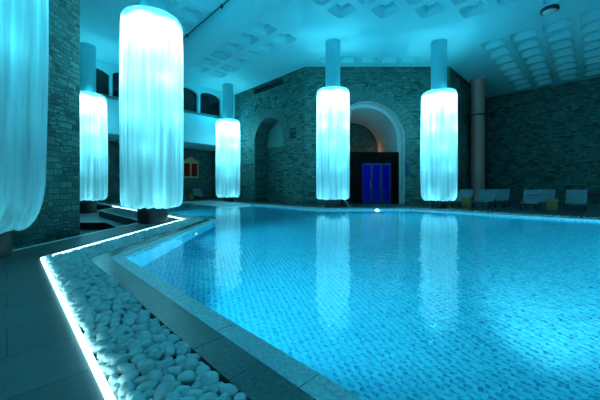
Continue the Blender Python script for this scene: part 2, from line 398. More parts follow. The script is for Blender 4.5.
# ------------------------------------------------------------------ ceiling with coffers, all lines of the grid at 1.4 m
def rrect(cu, cv, hu, hv, r, z=None, n=4, rot=None):
    pts = []
    for sx, sy, a0 in ((1,1,0), (-1,1,PI/2), (-1,-1,PI), (1,-1,3*PI/2)):
        for k in range(n+1):
            a = a0 + k*PI/2/n
            pts.append((cu + sx*(hu-r) + r*math.cos(a), cv + sy*(hv-r) + r*math.sin(a)))
    return pts
G = 1.4
cells = []
for k in range(-1, 6): cells += [(9.2, 11.8+G*k), (10.6, 11.8+G*k)] if k >= 0 else []
for k in range(-1, 4): cells += [(6.1, 11.8+G*k), (4.75, 11.8+G*k)]
for i in range(8):
    for j in range(6):
        u, v = 9.3+G*i, 8.0-G*j
        if u + v <= 18.8 + .1: cells.append((u, v))
for k in range(8):
    for j in range(-1, 7):
        cells.append((19.25+G*k, 3.98-1.36*j if j >= 0 else 3.98+1.36))
cells = [(u,v) for u,v in cells if not (v > 5 and u > 19)]
cells = [c for c in cells if not (16 < c[0] < 18.5 and c[0]+c[1] > 18.4)]
loops = []
for u, v in cells:
    lo = [W(a,b) for a,b in rrect(u, v, .53, .53, .2)]
    loops.append((lo, W(u,v), [[W(a,b) for a,b in rrect(u, v, h, h, r)] for h, r in ((.44,.2),(.22,.15))], .34))
for k in range(-1, 4):        # the smaller row parallel to the far wall
    cx = 3.05 + 1.31*k; cy = 18.45
    loops.append((rrect(cx,cy,.5,.42,.18), (cx,cy), [rrect(cx,cy,.42,.34,.16), rrect(cx,cy,.2,.15,.1)], .3))
COUT = [W(-6.2,-8.2), W(-6.2,22.0), W(14.0,22.0), (.3,19.5), (10,19.5), W(30.5,9.5/R2), W(30.5,-8.2)]
bm = bmesh.new()
flat(bm, COUT, [l[0] for l in loops], lambda x,y: (x,y,CEIL), flip=True)
for lo, c, rs, dp in loops:
    A = [bm.verts.new((*p, CEIL)) for p in lo]
    B = [bm.verts.new((*p, CEIL+dp*.55)) for p in rs[0]]; E = [bm.verts.new((*p, CEIL+dp)) for p in rs[1]]
    n = len(A)
    for P, Q in ((A,B), (B,E)):
        for i in range(n):
            f = bm.faces.new((P[i], Q[i], Q[(i+1)%n], P[(i+1)%n])); f.smooth = True
    bm.faces.new(E)
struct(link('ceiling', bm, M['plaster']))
# downstand beam with a rounded belly
bm = bmesh.new()
pr = [(6.7,0)] + [(7.33 - .63*math.cos(a), -.22 - .42*math.sin(a)) for a in [k*PI/16 for k in range(17)]] + [(7.96,0)]
rg = []
for v in (-8, 22):
    rg.append([bm.verts.new(W(u, v, CEIL+z)) for u, z in pr])
for i in range(len(pr)-1):
    f = bm.faces.new((rg[0][i], rg[0][i+1], rg[1][i+1], rg[1][i])); f.smooth = True
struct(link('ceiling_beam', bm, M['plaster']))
bm = bmesh.new()
tube(bm, [W(6.66, v, CEIL-.05-.01*math.sin(v*3)) for v in [2+ .5*k for k in range(37)]], .022, 6)
cb = tag(link('cable', bm, M['black']), 'thin dark cable clipped along the near upper edge of the ceiling beam', 'cable')
for v in (4.5,8,11.5,15): bm = bmesh.new(); box(bm, -.05,.05,-.04,.04,-.12,.02, Matrix.Translation(W(6.66,v,CEIL-.04))); link('cable_clip', bm, M['black'], cb)
# round ceiling fitting
t = thing('ceiling_speaker', 'small round black-rimmed fitting in the plain ceiling between the coffer fields', 'ceiling fitting', (11.2,13.15,CEIL))
bm = bmesh.new(); lathe(bm, [(.33,0),(.34,-.1),(.30,-.13),(.27,-.12)]); link('rim', bm, M['black'], t, True)
bm = bmesh.new(); lathe(bm, [(.27,-.13),(.22,-.17),(.1,-.185)]); link('grille', bm, M['white'], t, True)

# ------------------------------------------------------------------ walls
def wall(name, P0, P1, z0, z1, holes, m, depth=.5, holeback=None, s0=0):
    """wall from P0 to P1 seen with the room on its right; holes are loops in (s,z); reveals go away from the room"""
    P0, P1 = Vector(P0), Vector(P1); d = (P1-P0).normalized(); L = (P1-P0).length; nr = Vector((-d.y, d.x))
    bm = bmesh.new()
    f3 = lambda s,z,o=0: (*(P0 + d*s + nr*o), z)
    flat(bm, [(0,z0),(L,z0),(L,z1),(0,z1)], holes, f3)
    uvl = bm.loops.layers.uv.verify()
    for h in holes:
        n = len(h); acc = 0
        for i in range(n):
            a, b = h[i], h[(i+1)%n]
            ln = math.hypot(b[0]-a[0], b[1]-a[1])
            f = bm.faces.new([bm.verts.new(p) for p in (f3(*a), f3(*b), f3(*b,depth), f3(*a,depth))])
            for l, uv in zip(f.loops, ((0,acc),(0,acc+ln),(depth,acc+ln),(depth,acc))): l[uvl].uv = uv
            acc += ln
    o = struct(link(name, bm, m))
    return o, f3
def arch(c, r, z0, zs, n=20, rise=None):
    rise = r if rise is None else rise
    return [(c-r,z0)] + [(c - r*math.cos(k*PI/n), zs + rise*math.sin(k*PI/n)) for k in range(n+1)] + [(c+r,z0)]
def rect(a, b, z0, z1): return [(a,z0),(a,z1),(b,z1),(b,z0)]
def pane(name, f3, loop, o, m):
    bm = bmesh.new()
    vs = [bm.verts.new(f3(s,z,o)) for s,z in loop]; bm.faces.new(vs)
    uvl = bm.loops.layers.uv.verify()
    for f in bm.faces:
        for l, p in zip(f.loops, loop): l[uvl].uv = p
    return link(name, bm, m)
def voussoirs(bm, f3, c, zs, r0, r1, n, out=.05):
    random.seed(n)
    for k in range(n):
        a0 = PI*k/n + .012; a1 = PI*(k+1)/n - .012
        rr = r1 + random.uniform(-.08,.1); o = -out*random.uniform(.4,1)
        q = [(c-r*math.cos(a), zs+r*math.sin(a)) for r, a in ((r0,a0),(rr,a0),(rr,a1),(r0,a1))]
        F_ = [bm.verts.new(f3(s,z,o)) for s,z in q]; B_ = [bm.verts.new(f3(s,z,.05)) for s,z in q]
        bm.faces.new(F_)
        for i in range(4): bm.faces.new((F_[i], B_[i], B_[(i+1)%4], F_[(i+1)%4]))

# gallery wall on v=22: s runs with u from u=-6
win = []
U0 = -6
lw = [(3.8-U0,7.0),(3.8-U0,8.72),(4.0-U0,8.70),(4.35-U0,8.6),(4.68-U0,8.42),(4.68-U0,7.0)]
win.append(lw)
for cu in (5.75, 7.75, 9.72, 11.75): win.append(arch(cu-U0, .92, 7.0, 8.42, 14, .4))
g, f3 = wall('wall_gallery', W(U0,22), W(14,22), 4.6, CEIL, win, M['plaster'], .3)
for i, h in enumerate(win):
    p = pane(f'window_{i+1}', f3, h, .28, M['glassdark']); struct(p)
bm = bmesh.new()
Mx = Matrix.Rotation(PI/4, 4, 'Z')      # local x = u, local y = v
box(bm, U0, 14, 21.86, 22.02, 6.86, 7.0, Mx)
struct(link('trim_6', bm, M['plaster']))
bm = bmesh.new(); box(bm, U0, 14, 21.80, 21.86, 6.90, 6.95, Mx); box(bm, U0, 14, 21.80, 21.86, 6.80, 6.84, Mx)
struct(link('trim_7', bm, M['frame']))
# recess beneath the gallery
bm = bmesh.new(); flat(bm, [W(U0,22), W(14,22), W(14,26), W(U0,26)], [], lambda x,y: (x,y,4.6), True); struct(link('ceiling_gallery_soffit', bm, M['plaster']))
bh = [rect(9.15-U0, 10.55-U0, 0, 0)] 
g2, fg = wall('wall_gallery_back', W(U0,26), W(14,26), -.3, 4.6, [], M['stone2'])
# house shaped wooden window with two dim warm lights
wu = 11.8
t = thing('wooden_window', 'oak gabled window frame with two dim warm panes on the wall under the gallery', 'window frame', W(wu,25.9,2.1), PI/4)
bm = bmesh.new()
for x0,x1,z0,z1 in ((-.75,-.63,0,1.25),(.63,.75,0,1.25),(-.06,.06,0,1.25),(-.75,.75,-.1,.02),(-.75,.75,1.2,1.32)): box(bm, x0,x1,-.08,.06,z0,z1)
prf = [(-.82,1.3),(0,1.85),(.82,1.3)]
a = [bm.verts.new((x,-.08,z)) for x,z in prf]; b = [bm.verts.new((x,.06,z)) for x,z in prf]
bm.faces.new(a); bm.faces.new(b[::-1])
for i in range(3): bm.faces.new((a[i],b[i],b[(i+1)%3],a[(i+1)%3]))
link('window_frame', bm, M['orange'], t)
for x in (-.345,.345):
    bm = bmesh.new(); box(bm, x-.285, x+.285, -.02, .04, .02, 1.2); link('pane', bm, M['glassdark'] if False else M['amber'], t)

# left arched wall u=14, room on the right when walking from v=26 to v=13.6: s = 26 - v
V0 = 26
h1 = arch(V0-17.4, 1.7, -.02, 4.7, 20)
h1 = [(s, max(z, .001)) for s,z in h1]
vent = rect(V0-19.2, V0-15.7, 8.55, 9.05)
vsm = [rect(V0-14.9+.0+.17*i, V0-14.9+.12+.17*i, 4.55+.26*j, 4.55+.16+.26*j) for i in range(3) for j in range(3)]
g3, fl = wall('wall_left', W(14,26), (.3,19.5), 0, CEIL, [h1, vent] + vsm, M['stone'], .45)
bm = bmesh.new(); voussoirs(bm, fl, V0-17.4, 4.7, 1.7, 2.3, 19); struct(link('trim_8', bm, M['vous']))
# niche behind it
def niche(nm, f3, c, r, zs, d0, d1, mw, mt):
    bm = bmesh.new(); uvl = bm.loops.layers.uv.verify()
    L = arch(c, r, 0, zs, 20); acc = 0
    for i in range(len(L)-1):
        a, b = L[i], L[i+1]; ln = math.hypot(b[0]-a[0], b[1]-a[1])
        f = bm.faces.new([bm.verts.new(f3(*p,o)) for p,o in ((a,d0),(b,d0),(b,d1),(a,d1))])
        for l, uv in zip(f.loops, ((0,acc),(0,acc+ln),(d1-d0,acc+ln),(d1-d0,acc))): l[uvl].uv = uv
        acc += ln
    return struct(link('wall_'+nm+'_niche', bm, mw))
niche('left', fl, V0-17.4, 1.7, 4.7, .45, 1.3, M['stone'], M['stone'])
struct(pane('wall_left_niche_back', fl, rect(V0-19.1, V0-15.7, 0, 4.35), 1.2, M['stone2']))
struct(pane('wall_left_tympanum', fl, [(V0-19.1,4.35)]+arch(V0-17.4,1.7,4.35,4.7,20)[1:-1]+[(V0-15.7,4.35)], 1.25, M['vault_shaded']))  # same plaster as the vault, with the niche shade put into its colour
struct(pane('window_6', fl, vent, .4, M['void']))
bm = bmesh.new()
for z in (8.72, 8.9):
    a = [fl(V0-19.2,z,.05), fl(V0-15.7,z,.05)]; tube(bm, a, .02, 6)
struct(link('trim_9', bm, M['frame']))
struct(pane('wall_left_vent_back', fl, rect(V0-15, V0-14.3, 4.4, 5.4), .44, M['void']))
bm = bmesh.new()
t = thing('vent_panel', 'small dark square vent panel high on the stone beside the left arch', 'vent', (0,0,0))
a0, a1, b0, b1 = V0-15.02, V0-14.30, 4.42, 4.5
bmf = bmesh.new()
for s0,s1,z0,z1 in ((a0,a1,4.42,4.50),(a0,a1,5.26,5.32),(a0,a0+.05,4.5,5.26),(a1-.05,a1,4.5,5.26)):
    q = [bmf.verts.new(fl(s,z,-.03)) for s,z in rect(s0,s1,z0,z1)]; p_ = [bmf.verts.new(fl(s,z,0)) for s,z in rect(s0,s1,z0,z1)]
    bmf.faces.new(q)
    for i in range(4): bmf.faces.new((q[i],p_[i],p_[(i+1)%4],q[(i+1)%4]))
link('panel_frame', bmf, M['vous'], t); bm.free()

# far wall with the doorway arch, Y = 19.5, s = x - .3
X0 = .3; AC = 4.46
h2 = [(s, max(z,.001)) for s,z in arch(AC-X0, 2.5, .001, 4.35, 24)]
g4, fb = wall('wall_back', (.3,19.5), (10,19.5), 0, CEIL, [h2], M['stone'], .55)
g4.data.materials.append(M['vault'])
bm = bmesh.new(); voussoirs(bm, fb, AC-X0, 4.35, 2.5, 3.2, 27); struct(link('trim_10', bm, M['vous']))
# pale plaster lining of the arch mouth, then the deep vault
def liner(nm, c, ra, rb, zs, d0, d1, m, z0=0):
    bm = bmesh.new()
    A_, B_ = arch(c, ra, z0, zs, 24), arch(c, rb, z0, zs, 24)
    for P, o, Q, p in ((A_, d0, A_, d1), (A_, d0, B_, d0), (A_, d1, B_, d1)):
        for i in range(len(P)-1):
            f = bm.faces.new([bm.verts.new(fb(*q,w)) for q,w in ((P[i],o),(P[i+1],o),(Q[i+1],p),(Q[i],p))]); f.smooth = False
    return struct(link(nm, bm, m))
liner('trim_11', AC-X0, 2.46, 2.5, 4.35, .0, .5, M['vault'])
liner('wall_back_vault', AC-X0-.05, 2.25, 2.6, 4.35, .55, 5.5, M['vault'])
struct(pane('wall_back_tympanum', fb, arch(AC-X0-.05, 2.25, 0, 4.35, 24), 5.5, M['stone2']))
# doorway vestibule
t = thing('glazed_vestibule', 'dark wooden entrance box with blue lit glass doors under the large stone arch', 'doorway', (0,19.9,0))
bm = bmesh.new()
y0, y1 = 0, 3.0
box(bm, 2.3, 4.2, y0, y0+.1, 0, 3.45); box(bm, 6.2, 6.72, y0, y0+.1, 0, 3.45); box(bm, 4.2, 6.2, y0, y0+.1, 2.78, 3.45)
box(bm, 2.3, 2.4, y0+.1, y1, 0, 3.45); box(bm, 6.62, 6.72, y0+.1, y1, 0, 3.45); box(bm, 2.3, 6.72, y0, y1, 3.45, 3.53)
box(bm, 2.4, 6.62, y1-.1, y1, 0, 3.45)
link('casing', bm, M['wdark'], t)
bm = bmesh.new(); box(bm, 2.45, 6.6, y1-.16, y1-.11, 0, 3.4); box(bm, 6.56,6.61,y0+.2,y1-.16,0,3.4); link('back_panel', bm, principled('blue wall', (.03,.03,.6), .6), t)
for a, b in ((4.24,4.86),(4.90,5.50),(5.54,6.16)):
    bm = bmesh.new()
    for x0,x1,z0,z1 in ((a,a+.05,.02,2.74),(b-.05,b,.02,2.74),(a,b,.02,.14),(a,b,2.66,2.74),(a,b,.82,.86)): box(bm, x0,x1,.02,.07,z0,z1)
    d = link('door_leaf', bm, M['frame'], t)
    bm = bmesh.new(); box(bm, a+.05,b-.05,.04,.05,.14,2.66); link('glass_pane', bm, M['glass'], d)
    bm = bmesh.new(); tube(bm, [(b-.09,-.05,1.05),(b-.09,-.05,1.5)], .015, 8); tube(bm, [(b-.09,-.05,1.1),(b-.09,.03,1.1)], .01); tube(bm, [(b-.09,-.05,1.45),(b-.09,.03,1.45)], .01)
    link('door_handle', bm, M['steel'], d)
area((5.2,21.2,3.3), (0,0.2,-1), 14, 2, 1.6, (.02,.03,1))
area((5.2,20.3,.3), (0,1,.5), 2.5, 1.6, .3, (.02,.06,1))
bm = bmesh.new(); box(bm, 6.62,6.86,-.04,0,1.85,2.75)
o = link('wall_plaque', bm, M['blueplaque']); o.location = (.35,19.5,0); tag(o, 'narrow upright blue plaque on the stone pier right of the doorway', 'sign')
# small warm uplight on top of the vestibule
t = thing('uplight', 'tiny warm uplight on the entrance box roof grazing the stone tympanum', 'light', (6.05,24.3,3.6))
bm = bmesh.new(); lathe(bm, [(.06,0),(.07,.12),(.05,.16)], 16); link('housing', bm, M['black'], t)
bm = bmesh.new(); lathe(bm, [(.045,.161),(.045,.17)], 16); link('lens', bm, emit('warm lamp lens', (1,.5,.2), 6), t)
point((6.1,24.55,4.12), 6, (1,.42,.12), .05); point((4.9,24.6,4.0), 2, (1,.42,.14), .05)

# right chamfer and right wall
sh = rect(.15, 4.2, 8.15, 8.95)
holes = [rect(.15+.95*i, .95*(i+1), 8.1-.0, 8.95) for i in range(8)]
g5, fr_ = wall('wall_right_back', (10,19.5), W(30.5,9.5/R2), 0, CEIL, holes, M['stone2'], .3)
for i, h in enumerate(holes): struct(pane(f'window_{7+i}', fr_, h, .28, M['glassdark']))
g6, fw = wall('wall_right', W(30.5,9.5/R2), W(30.5,-8), 0, CEIL, [], M['stone'])
g7, _ = wall('wall_side', W(30.5,-8), W(-6,-8), 0, CEIL, [], M['stone2'])
g8, _ = wall('wall_front', W(-6,-8), W(-6,26), -.6, CEIL, [], M['stone2'])
# stone pier at the left
def pier(x0,x1,y0,y1,z0,z1):
    bm = bmesh.new(); uvl = bm.loops.layers.uv.verify()
    for a, b in (((x1,y0),(x1,y1)), ((x1,y1),(x0,y1)), ((x0,y1),(x0,y0)), ((x0,y0),(x1,y0))):
        ln = math.hypot(b[0]-a[0], b[1]-a[1])
        f = bm.faces.new([bm.verts.new(p) for p in ((*a,z0),(*b,z0),(*b,z1),(*a,z1))])
        for l, uv in zip(f.loops, ((0,z0),(ln,z0),(ln,z1),(0,z1))): l[uvl].uv = uv
    return struct(link('wall_pier', bm, M['stone']))
pier(-8.6,-6.28,5.9,8.36,-.65,CEIL)

# carved panel under the gallery at left, behind the big draped column
t = thing('carved_panel', 'tall dark panel with pale scrolling relief on the far wall at left', 'wall panel', W(5.87,25.88,0), PI/4)
bm = bmesh.new(); box(bm, -.95,.95,.0,.1,.3,4.3); link('panel_board', bm, principled('dark slate panel', (.025,.05,.05), .8), t)
random.seed(5)
for k in range(22):
    bm = bmesh.new()
    cx, cz = random.uniform(-.45,.5), .6+.16*k; r = random.uniform(.12,.24); a0 = random.uniform(0,6.28)
    tube(bm, [(cx+r*(1-j/16)*math.cos(a0+j*.55), -.01, cz+r*(1-j/16)*math.sin(a0+j*.55)) for j in range(12)], .025, 5)
    link('relief_scroll', bm, M['vous'], t)

# ------------------------------------------------------------------ draped columns
def curtain_bm(seed, R, zb, zt, taper):
    rnd = random.Random(seed)
    waves = [(f, rnd.uniform(0,6.28), rnd.uniform(.5,1)) for f in (5,8,13,19,27,34)]
    n, m = 220, 70
    bm = bmesh.new(); H = zt-zb; rows = []
    prof = []
    # under side gathered inwards, rounded corner, long drop, rounded shoulder, inner hem at the hoop
    for k in range(8): a = k/7; prof.append((.46+(.32-.26*taper)*a, zb+.16*(1-a)**1.5+.0, 0.6))
    for k in range(1,9):
        a = k/8*PI/2; prof.append((.78-taper*.26 + (.13+taper*.22)*math.sin(a), zb + (.16+.8*taper)*(1-math.cos(a)), 1))
    z0 = prof[-1][1]; r0 = prof[-1][0]
    for k in range(1,m-22):
        a = k/(m-23); prof.append((r0 + (.90-r0)*min(1,a*2.5) + .03*math.sin(a*PI), z0 + (zt-.10-z0)*a, 1-.75*a))
    for k in range(1,6):
        a = k/5*PI/2; prof.append((.90 - .06*(1-math.cos(a)), zt-.10+.10*math.sin(a), .2))
    for r, z, amp in prof:
        ring_ = []
        t = (z-zb)/H
        for k in range(n):
            th = 2*PI*k/n
            w = 0
            for f, ph, am in waves:
                w += am/(1+f*.035)*math.sin(f*th + ph + .5*math.sin(2.2*t*PI+f) * (1-t))
            w += 2.0*noise.noise(Vector((math.cos(th)*2.5+seed, math.sin(th)*2.5, t*1.2)))
            rr = r*R/.9*(1 + .024*amp*w)
            # pinched scallops along the lower hem
            sc_ = abs(math.sin(11*th + seed + .8*math.sin(3*th))) + .5*abs(math.sin(19.5*th+2*seed))
            zz = z + (.05*(1-sc_/1.5) + .05*noise.noise(Vector((math.cos(th)*3, math.sin(th)*3, seed)))) * max(0, 1-(z-zb)/.5)
            ring_.append(bm.verts.new((rr*math.cos(th), rr*math.sin(th), zz)))
        rows.append(ring_)
    for A, B in zip(rows, rows[1:]):
        for k in range(n): bm.faces.new((A[k], A[(k+1)%n], B[(k+1)%n], B[k]))
    return bm
def draped(x, y, zb, zt, label, seed, base_z=0, taper=0, e=1, pr=.45, R=.9, grp=None, up=1, lc=LC):
    t = thing('draped_column', label, 'draped column', (x,y,base_z), 0, grp)
    dz = -base_z
    bm = bmesh.new(); lathe(bm, [(.41,0.6+dz),(.41,CEIL+dz-.001)], 48); link('column_shaft', bm, M['plaster'], t, True)
    bm = bmesh.new(); lathe(bm, [(pr,0),(pr,.62+dz),(pr-.02,.64+dz)], 48); link('plinth', bm, M['dark'], t)
    link('curtain', curtain_bm(seed, R, zb+dz, zt+dz, taper), M['curtain'], t, True)
    bm = bmesh.new(); tube(bm, [(R*.93*math.cos(a), R*.93*math.sin(a), zt+dz-.005) for a in [k*2*PI/48 for k in range(48)]], .018, 6, True)
    for a in range(4): tube(bm, [(.41*math.cos(a*PI/2+.4), .41*math.sin(a*PI/2+.4), zt+dz-.02), (R*.93*math.cos(a*PI/2+.4), R*.93*math.sin(a*PI/2+.4), zt+dz-.02)], .012, 6)
    link('hoop', bm, M['hoop'], t)
    # lamps on the column inside the drape: a crown near the top, strips down the shaft, a few at the foot
    for k in range(6):
        a = k*PI/3 + .3 + seed
        spot((.66*math.cos(a), .66*math.sin(a), zt-.12+dz), 0, 380*e, lc, t)
        q_ = spot((.74*math.cos(a+.5), .74*math.sin(a+.5), zt-.06+dz), PI, (88 if k % 2 else 28)*up, CY, t)  # upward cyan spots added to brighten the shaft and ceiling
        if k % 2: q_.rotation_euler = Vector((.8*math.cos(a+.5), .8*math.sin(a+.5), .6)).to_track_quat('-Z','Y').to_euler(); q_.location.z = zt+dz+.03
    for j, (fz, ee) in enumerate(((.84,62),(.66,36),(.48,15),(.30,4),(.05,5))):
        for k in range(4):
            a = k*PI/2 + .3 + j*.5
            point((.6*math.cos(a), .6*math.sin(a), zb+(zt-zb)*fz+dz), ee*e, lc, parent=t)
    return t
CL = [(1.82,16.2,.47,6.45,'glowing white draped column centre-left of the doorway at the far poolside',11,0,0,1,.45,.88),
      (7.68,16.2,.40,6.35,'glowing white draped column right of the blue lit doorway',23,0,.3,1,.42,.88),
      (-4.82,9.6,.48,6.58,'largest fully visible glowing draped column, on black plinth at the pebble bend',37,0,.15,1,.45,.9),
      (-5.65,23.0,.34,6.35,'glowing draped column in the far corner by the gallery end',41,0,.3,1,.45,.9),
      (-12.05,16.6,.40,6.35,'draped column half hidden behind the stone pier, before the gallery',53,-.3,.1,.9,.45,.9),
      (-5.25,4.75,.42,6.6,'nearest draped column, cut off by the left edge of the view',67,0,1,.30,.42,.88,None,1,(.07,.72,.88))]
CL.append((-2.6,-3.2,.45,6.5,'draped column behind the viewpoint on the slate deck',71,0,.2,.8,.45,.9))  # added out of view to light the near pebbles and deck
CL.append(W(22,-4.1)+(.45,6.5,'draped column beyond the right edge of the view by the sun loungers',79,0,.2,.5,.45,.9,None,.3))  # added past the right edge to lift the dark right wall
for c in CL: draped(*c)

# brown column with a clamp and a pair of spotlights
bx, by = W(24.9,6.1)
t = thing('marble_column', 'slim brown marble column with spotlights before the right stone wall', 'column', (bx,by,0))
bm = bmesh.new(); lathe(bm, [(.55,0),(.55,.25),(.45,.35),(.44,CEIL-.2),(.5,CEIL-.12),(.5,CEIL-.001)], 40); link('shaft', bm, M['brown'], t, True)
bm = bmesh.new(); lathe(bm, [(.45,6.45),(.47,6.47),(.47,6.55),(.45,6.57)], 40); tube(bm, [(-.9,-.3,6.5),(.9,-.3,6.5)], .025)
link('clamp_bracket', bm, M['black'], t)
for sx in (-.85,.85):
    bm = bmesh.new(); Mt = Matrix.Translation((sx,-.35,6.4)) @ Matrix.Rotation(.7,4,'X')
    lathe(bm, [(.08,-.15),(.13,.0),(.12,.2),(.05,.25)], 16); bm.transform(Mt); link('spotlight', bm, M['black'], t, True)

# ------------------------------------------------------------------ loungers, tables
def lounger(loc, rz, label, group):
    t = thing('sun_lounger', label, 'sun lounger', loc, rz, group)       # local -x is the foot, +x the head
    bm = bmesh.new()
    for y in (-.36,.36): box(bm, 0,1.85,y-.02,y+.02,.28,.34)
    for x in (.02,1.1,1.83): box(bm, x-.02,x+.02,-.36,.36,.285,.335)
    link('lounger_frame', bm, M['frame'], t)
    for x in (.12,1.65):
        for y in (-.33,.33):
            bm = bmesh.new(); box(bm, x-.025,x+.025,y-.025,y+.025,0,.29); link('leg', bm, M['frame'], t)
    bm = bmesh.new(); box(bm, .02,1.14,-.34,.34,.34,.40, bev=.02); link('seat_pad', bm, M['fabric'], t)
    Mt = Matrix.Translation((1.12,0,.37)) @ Matrix.Rotation(-math.radians(52),4,'Y')
    bm = bmesh.new(); box(bm, 0,.78,-.38,.38,-.02,.05, Mt, bev=.02); link('backrest', bm, M['fabric'], t)
    bm = bmesh.new(); Mp = Mt
    bm.free()
    for y in (-.3,.3): bm = bmesh.new(); tube(bm, [Mt @ Vector((.45,y,-.03)), (1.75,y,.34)], .015); link('prop', bm, M['frame'], t)
    return t
g = 'sun loungers before the right stone wall'
l0 = lounger(W(18.35,.58,0), PI/4, 'blue-grey sun lounger furthest right by the pool, nothing on it', g)
dup(l0, W(17.75,2.2,0), PI/4, 'blue-grey sun lounger with a rolled towel pad, left of the right side table', g)
dup(l0, W(17.5,4.15,0), PI/4, 'blue-grey sun lounger standing just right of the brown column', g)
dup(l0, W(19.5,3.85,0), PI/4, 'sun lounger set back behind the one beside the brown column', g)
dup(l0, W(19.9,1.85,0), PI/4, 'sun lounger set back behind the right side table', g)
dup(l0, W(17.9,5.35,0), PI/4, 'sun lounger partly hidden behind the right draped column', g)
g = 'sun loungers under the gallery'
dup(l0, (-8.35,25.6,0), PI*.75, 'sun lounger under the gallery, just left of the farthest draped column', g)
dup(l0, (-10.35,24.6,0), PI*.75, 'sun lounger under the gallery, left of the low wooden crate table', g)
# towel pad on the second lounger
px, py = W(17.75+1.55,2.15)
bm = bmesh.new(); Mt = Matrix.Translation((px,py,.67)) @ Matrix.Rotation(PI/4,4,'Z')
tube(bm, [(0,-.3,0),(0,0,.01),(0,.3,0)], .055, 10); bm.transform(Mt @ Matrix.Translation((-.19,0,.085))); tag(link('rolled_towel', bm, M['fabric'], None, True), 'rolled blue-grey head towel on the backrest of the lounger left of the side table', 'towel')
def side_table(loc, rz, label, h=.55, w=.4):
    t = thing('side_table', label, 'side table', loc, rz, 'low wooden side tables')
    bm = bmesh.new(); box(bm, -w/2,w/2,-w/2,w/2,h-.05,h, bev=.01); link('table_top', bm, M['wood'], t)
    for sx in (-1,1):
        for sy in (-1,1):
            bm = bmesh.new(); box(bm, sx*(w/2-.03)-.02,sx*(w/2-.03)+.02,sy*(w/2-.03)-.02,sy*(w/2-.03)+.02,0,h-.05); link('leg', bm, M['wood'], t)
    for x0,x1,y0,y1 in ((-w/2+.02,w/2-.02,-w/2,-w/2+.02),(-w/2+.02,w/2-.02,w/2-.02,w/2),(-w/2,-w/2+.02,-w/2+.02,w/2-.02),(w/2-.02,w/2,-w/2+.02,w/2-.02)):
        bm = bmesh.new(); box(bm, x0,x1,y0,y1,.08,h-.05); link('side_panel', bm, M['wood'], t)
    return t
s0 = side_table(W(17.7,1.32,0), PI/4, 'ochre wood side table between the two right loungers', .6, .42)
dup(s0, W(17.35,4.75,0), PI/4, 'ochre wood side table left of the brown column')
dup(s0, (-9.4,25.2,0), PI/4, 'low wooden side table under the gallery')
# stick leaning by the centre draped column
bm = bmesh.new(); tube(bm, [(2.75,16.35,0.0),(2.45,16.25,.45)], .05, 8)
tag(link('leaning_tube', bm, M['steel']), 'short pale tube leaning at the foot of the centre-left draped column', 'tube')
bm = bmesh.new(); box(bm, -.25,.25,-.2,.2,0,.3, bev=.03); o = link('equipment_case', bm, M['black']); o.location = (2.65,16.7,0)
tag(o, 'small black case on the deck beside the centre-left draped column', 'case')

# ------------------------------------------------------------------ light strip along the walkway
bm = bmesh.new()
LED = offset(D, [sum(b)+.025 for b in BW])
pts = [Vector(LED[0]) , Vector(LED[1]), Vector(LED[2]), Vector(LED[3])]
pts[0] = Vector(LED[1]) + (Vector(LED[0])-Vector(LED[1])).normalized()*7.5
pts[3] = Vector(LED[2]) + (Vector(LED[3])-Vector(LED[2])).normalized()*10
IN = offset(D, [sum(b)-.008 for b in BW])
q = [Vector(IN[1]) + (Vector(IN[0])-Vector(IN[1])).normalized()*7.5, Vector(IN[1]), Vector(IN[2]), Vector(IN[2]) + (Vector(IN[3])-Vector(IN[2])).normalized()*10]
top = [bm.verts.new((*p,.028)) for p in pts]; top2 = [bm.verts.new((*p,.028)) for p in q]
lo_ = [bm.verts.new((*p,-.02)) for p in pts]; lo2 = [bm.verts.new((*p,-.02)) for p in q]
for i in range(3):
    bm.faces.new((top[i],top[i+1],top2[i+1],top2[i])); bm.faces.new((top2[i],top2[i+1],lo2[i+1],lo2[i])); bm.faces.new((top[i+1],top[i],lo_[i],lo_[i+1]))
tag(link('light_strip', bm, M['led']), 'glowing cyan-white light strip edging the white pebbles along the slate walkway', 'light strip')

# ------------------------------------------------------------------ pebbles
def pebble_mesh(seed, sub):
    rnd = random.Random(seed); bm = bmesh.new()
    bmesh.ops.create_icosphere(bm, subdivisions=sub, radius=1)
    a, b, c = 1, rnd.uniform(.68,.9), rnd.uniform(.5,.68)
    for v in bm.verts:
        d = v.co.copy()
        k = 1 + .20*noise.noise(d*1.1 + Vector((seed*3.1,0,0))) + .07*noise.noise(d*2.6+Vector((0,seed*1.7,0)))
        v.co = Vector((d.x*a*k, d.y*b*k, d.z*c*k))
    me = bpy.data.meshes.new('pebble'); bm.to_mesh(me); bm.free()
    for p in me.polygons: p.use_smooth = True
    me.materials.append(M['pebble']); return me
near_m = [pebble_mesh(s, 3) for s in range(9)]
far_v = []
for s in range(6):
    m_ = pebble_mesh(s+20, 2 if s < 3 else 1); far_v.append(([v.co.copy() for v in m_.vertices], [tuple(p.vertices) for p in m_.polygons])); bpy.data.meshes.remove(m_)
rnd = random.Random(4)
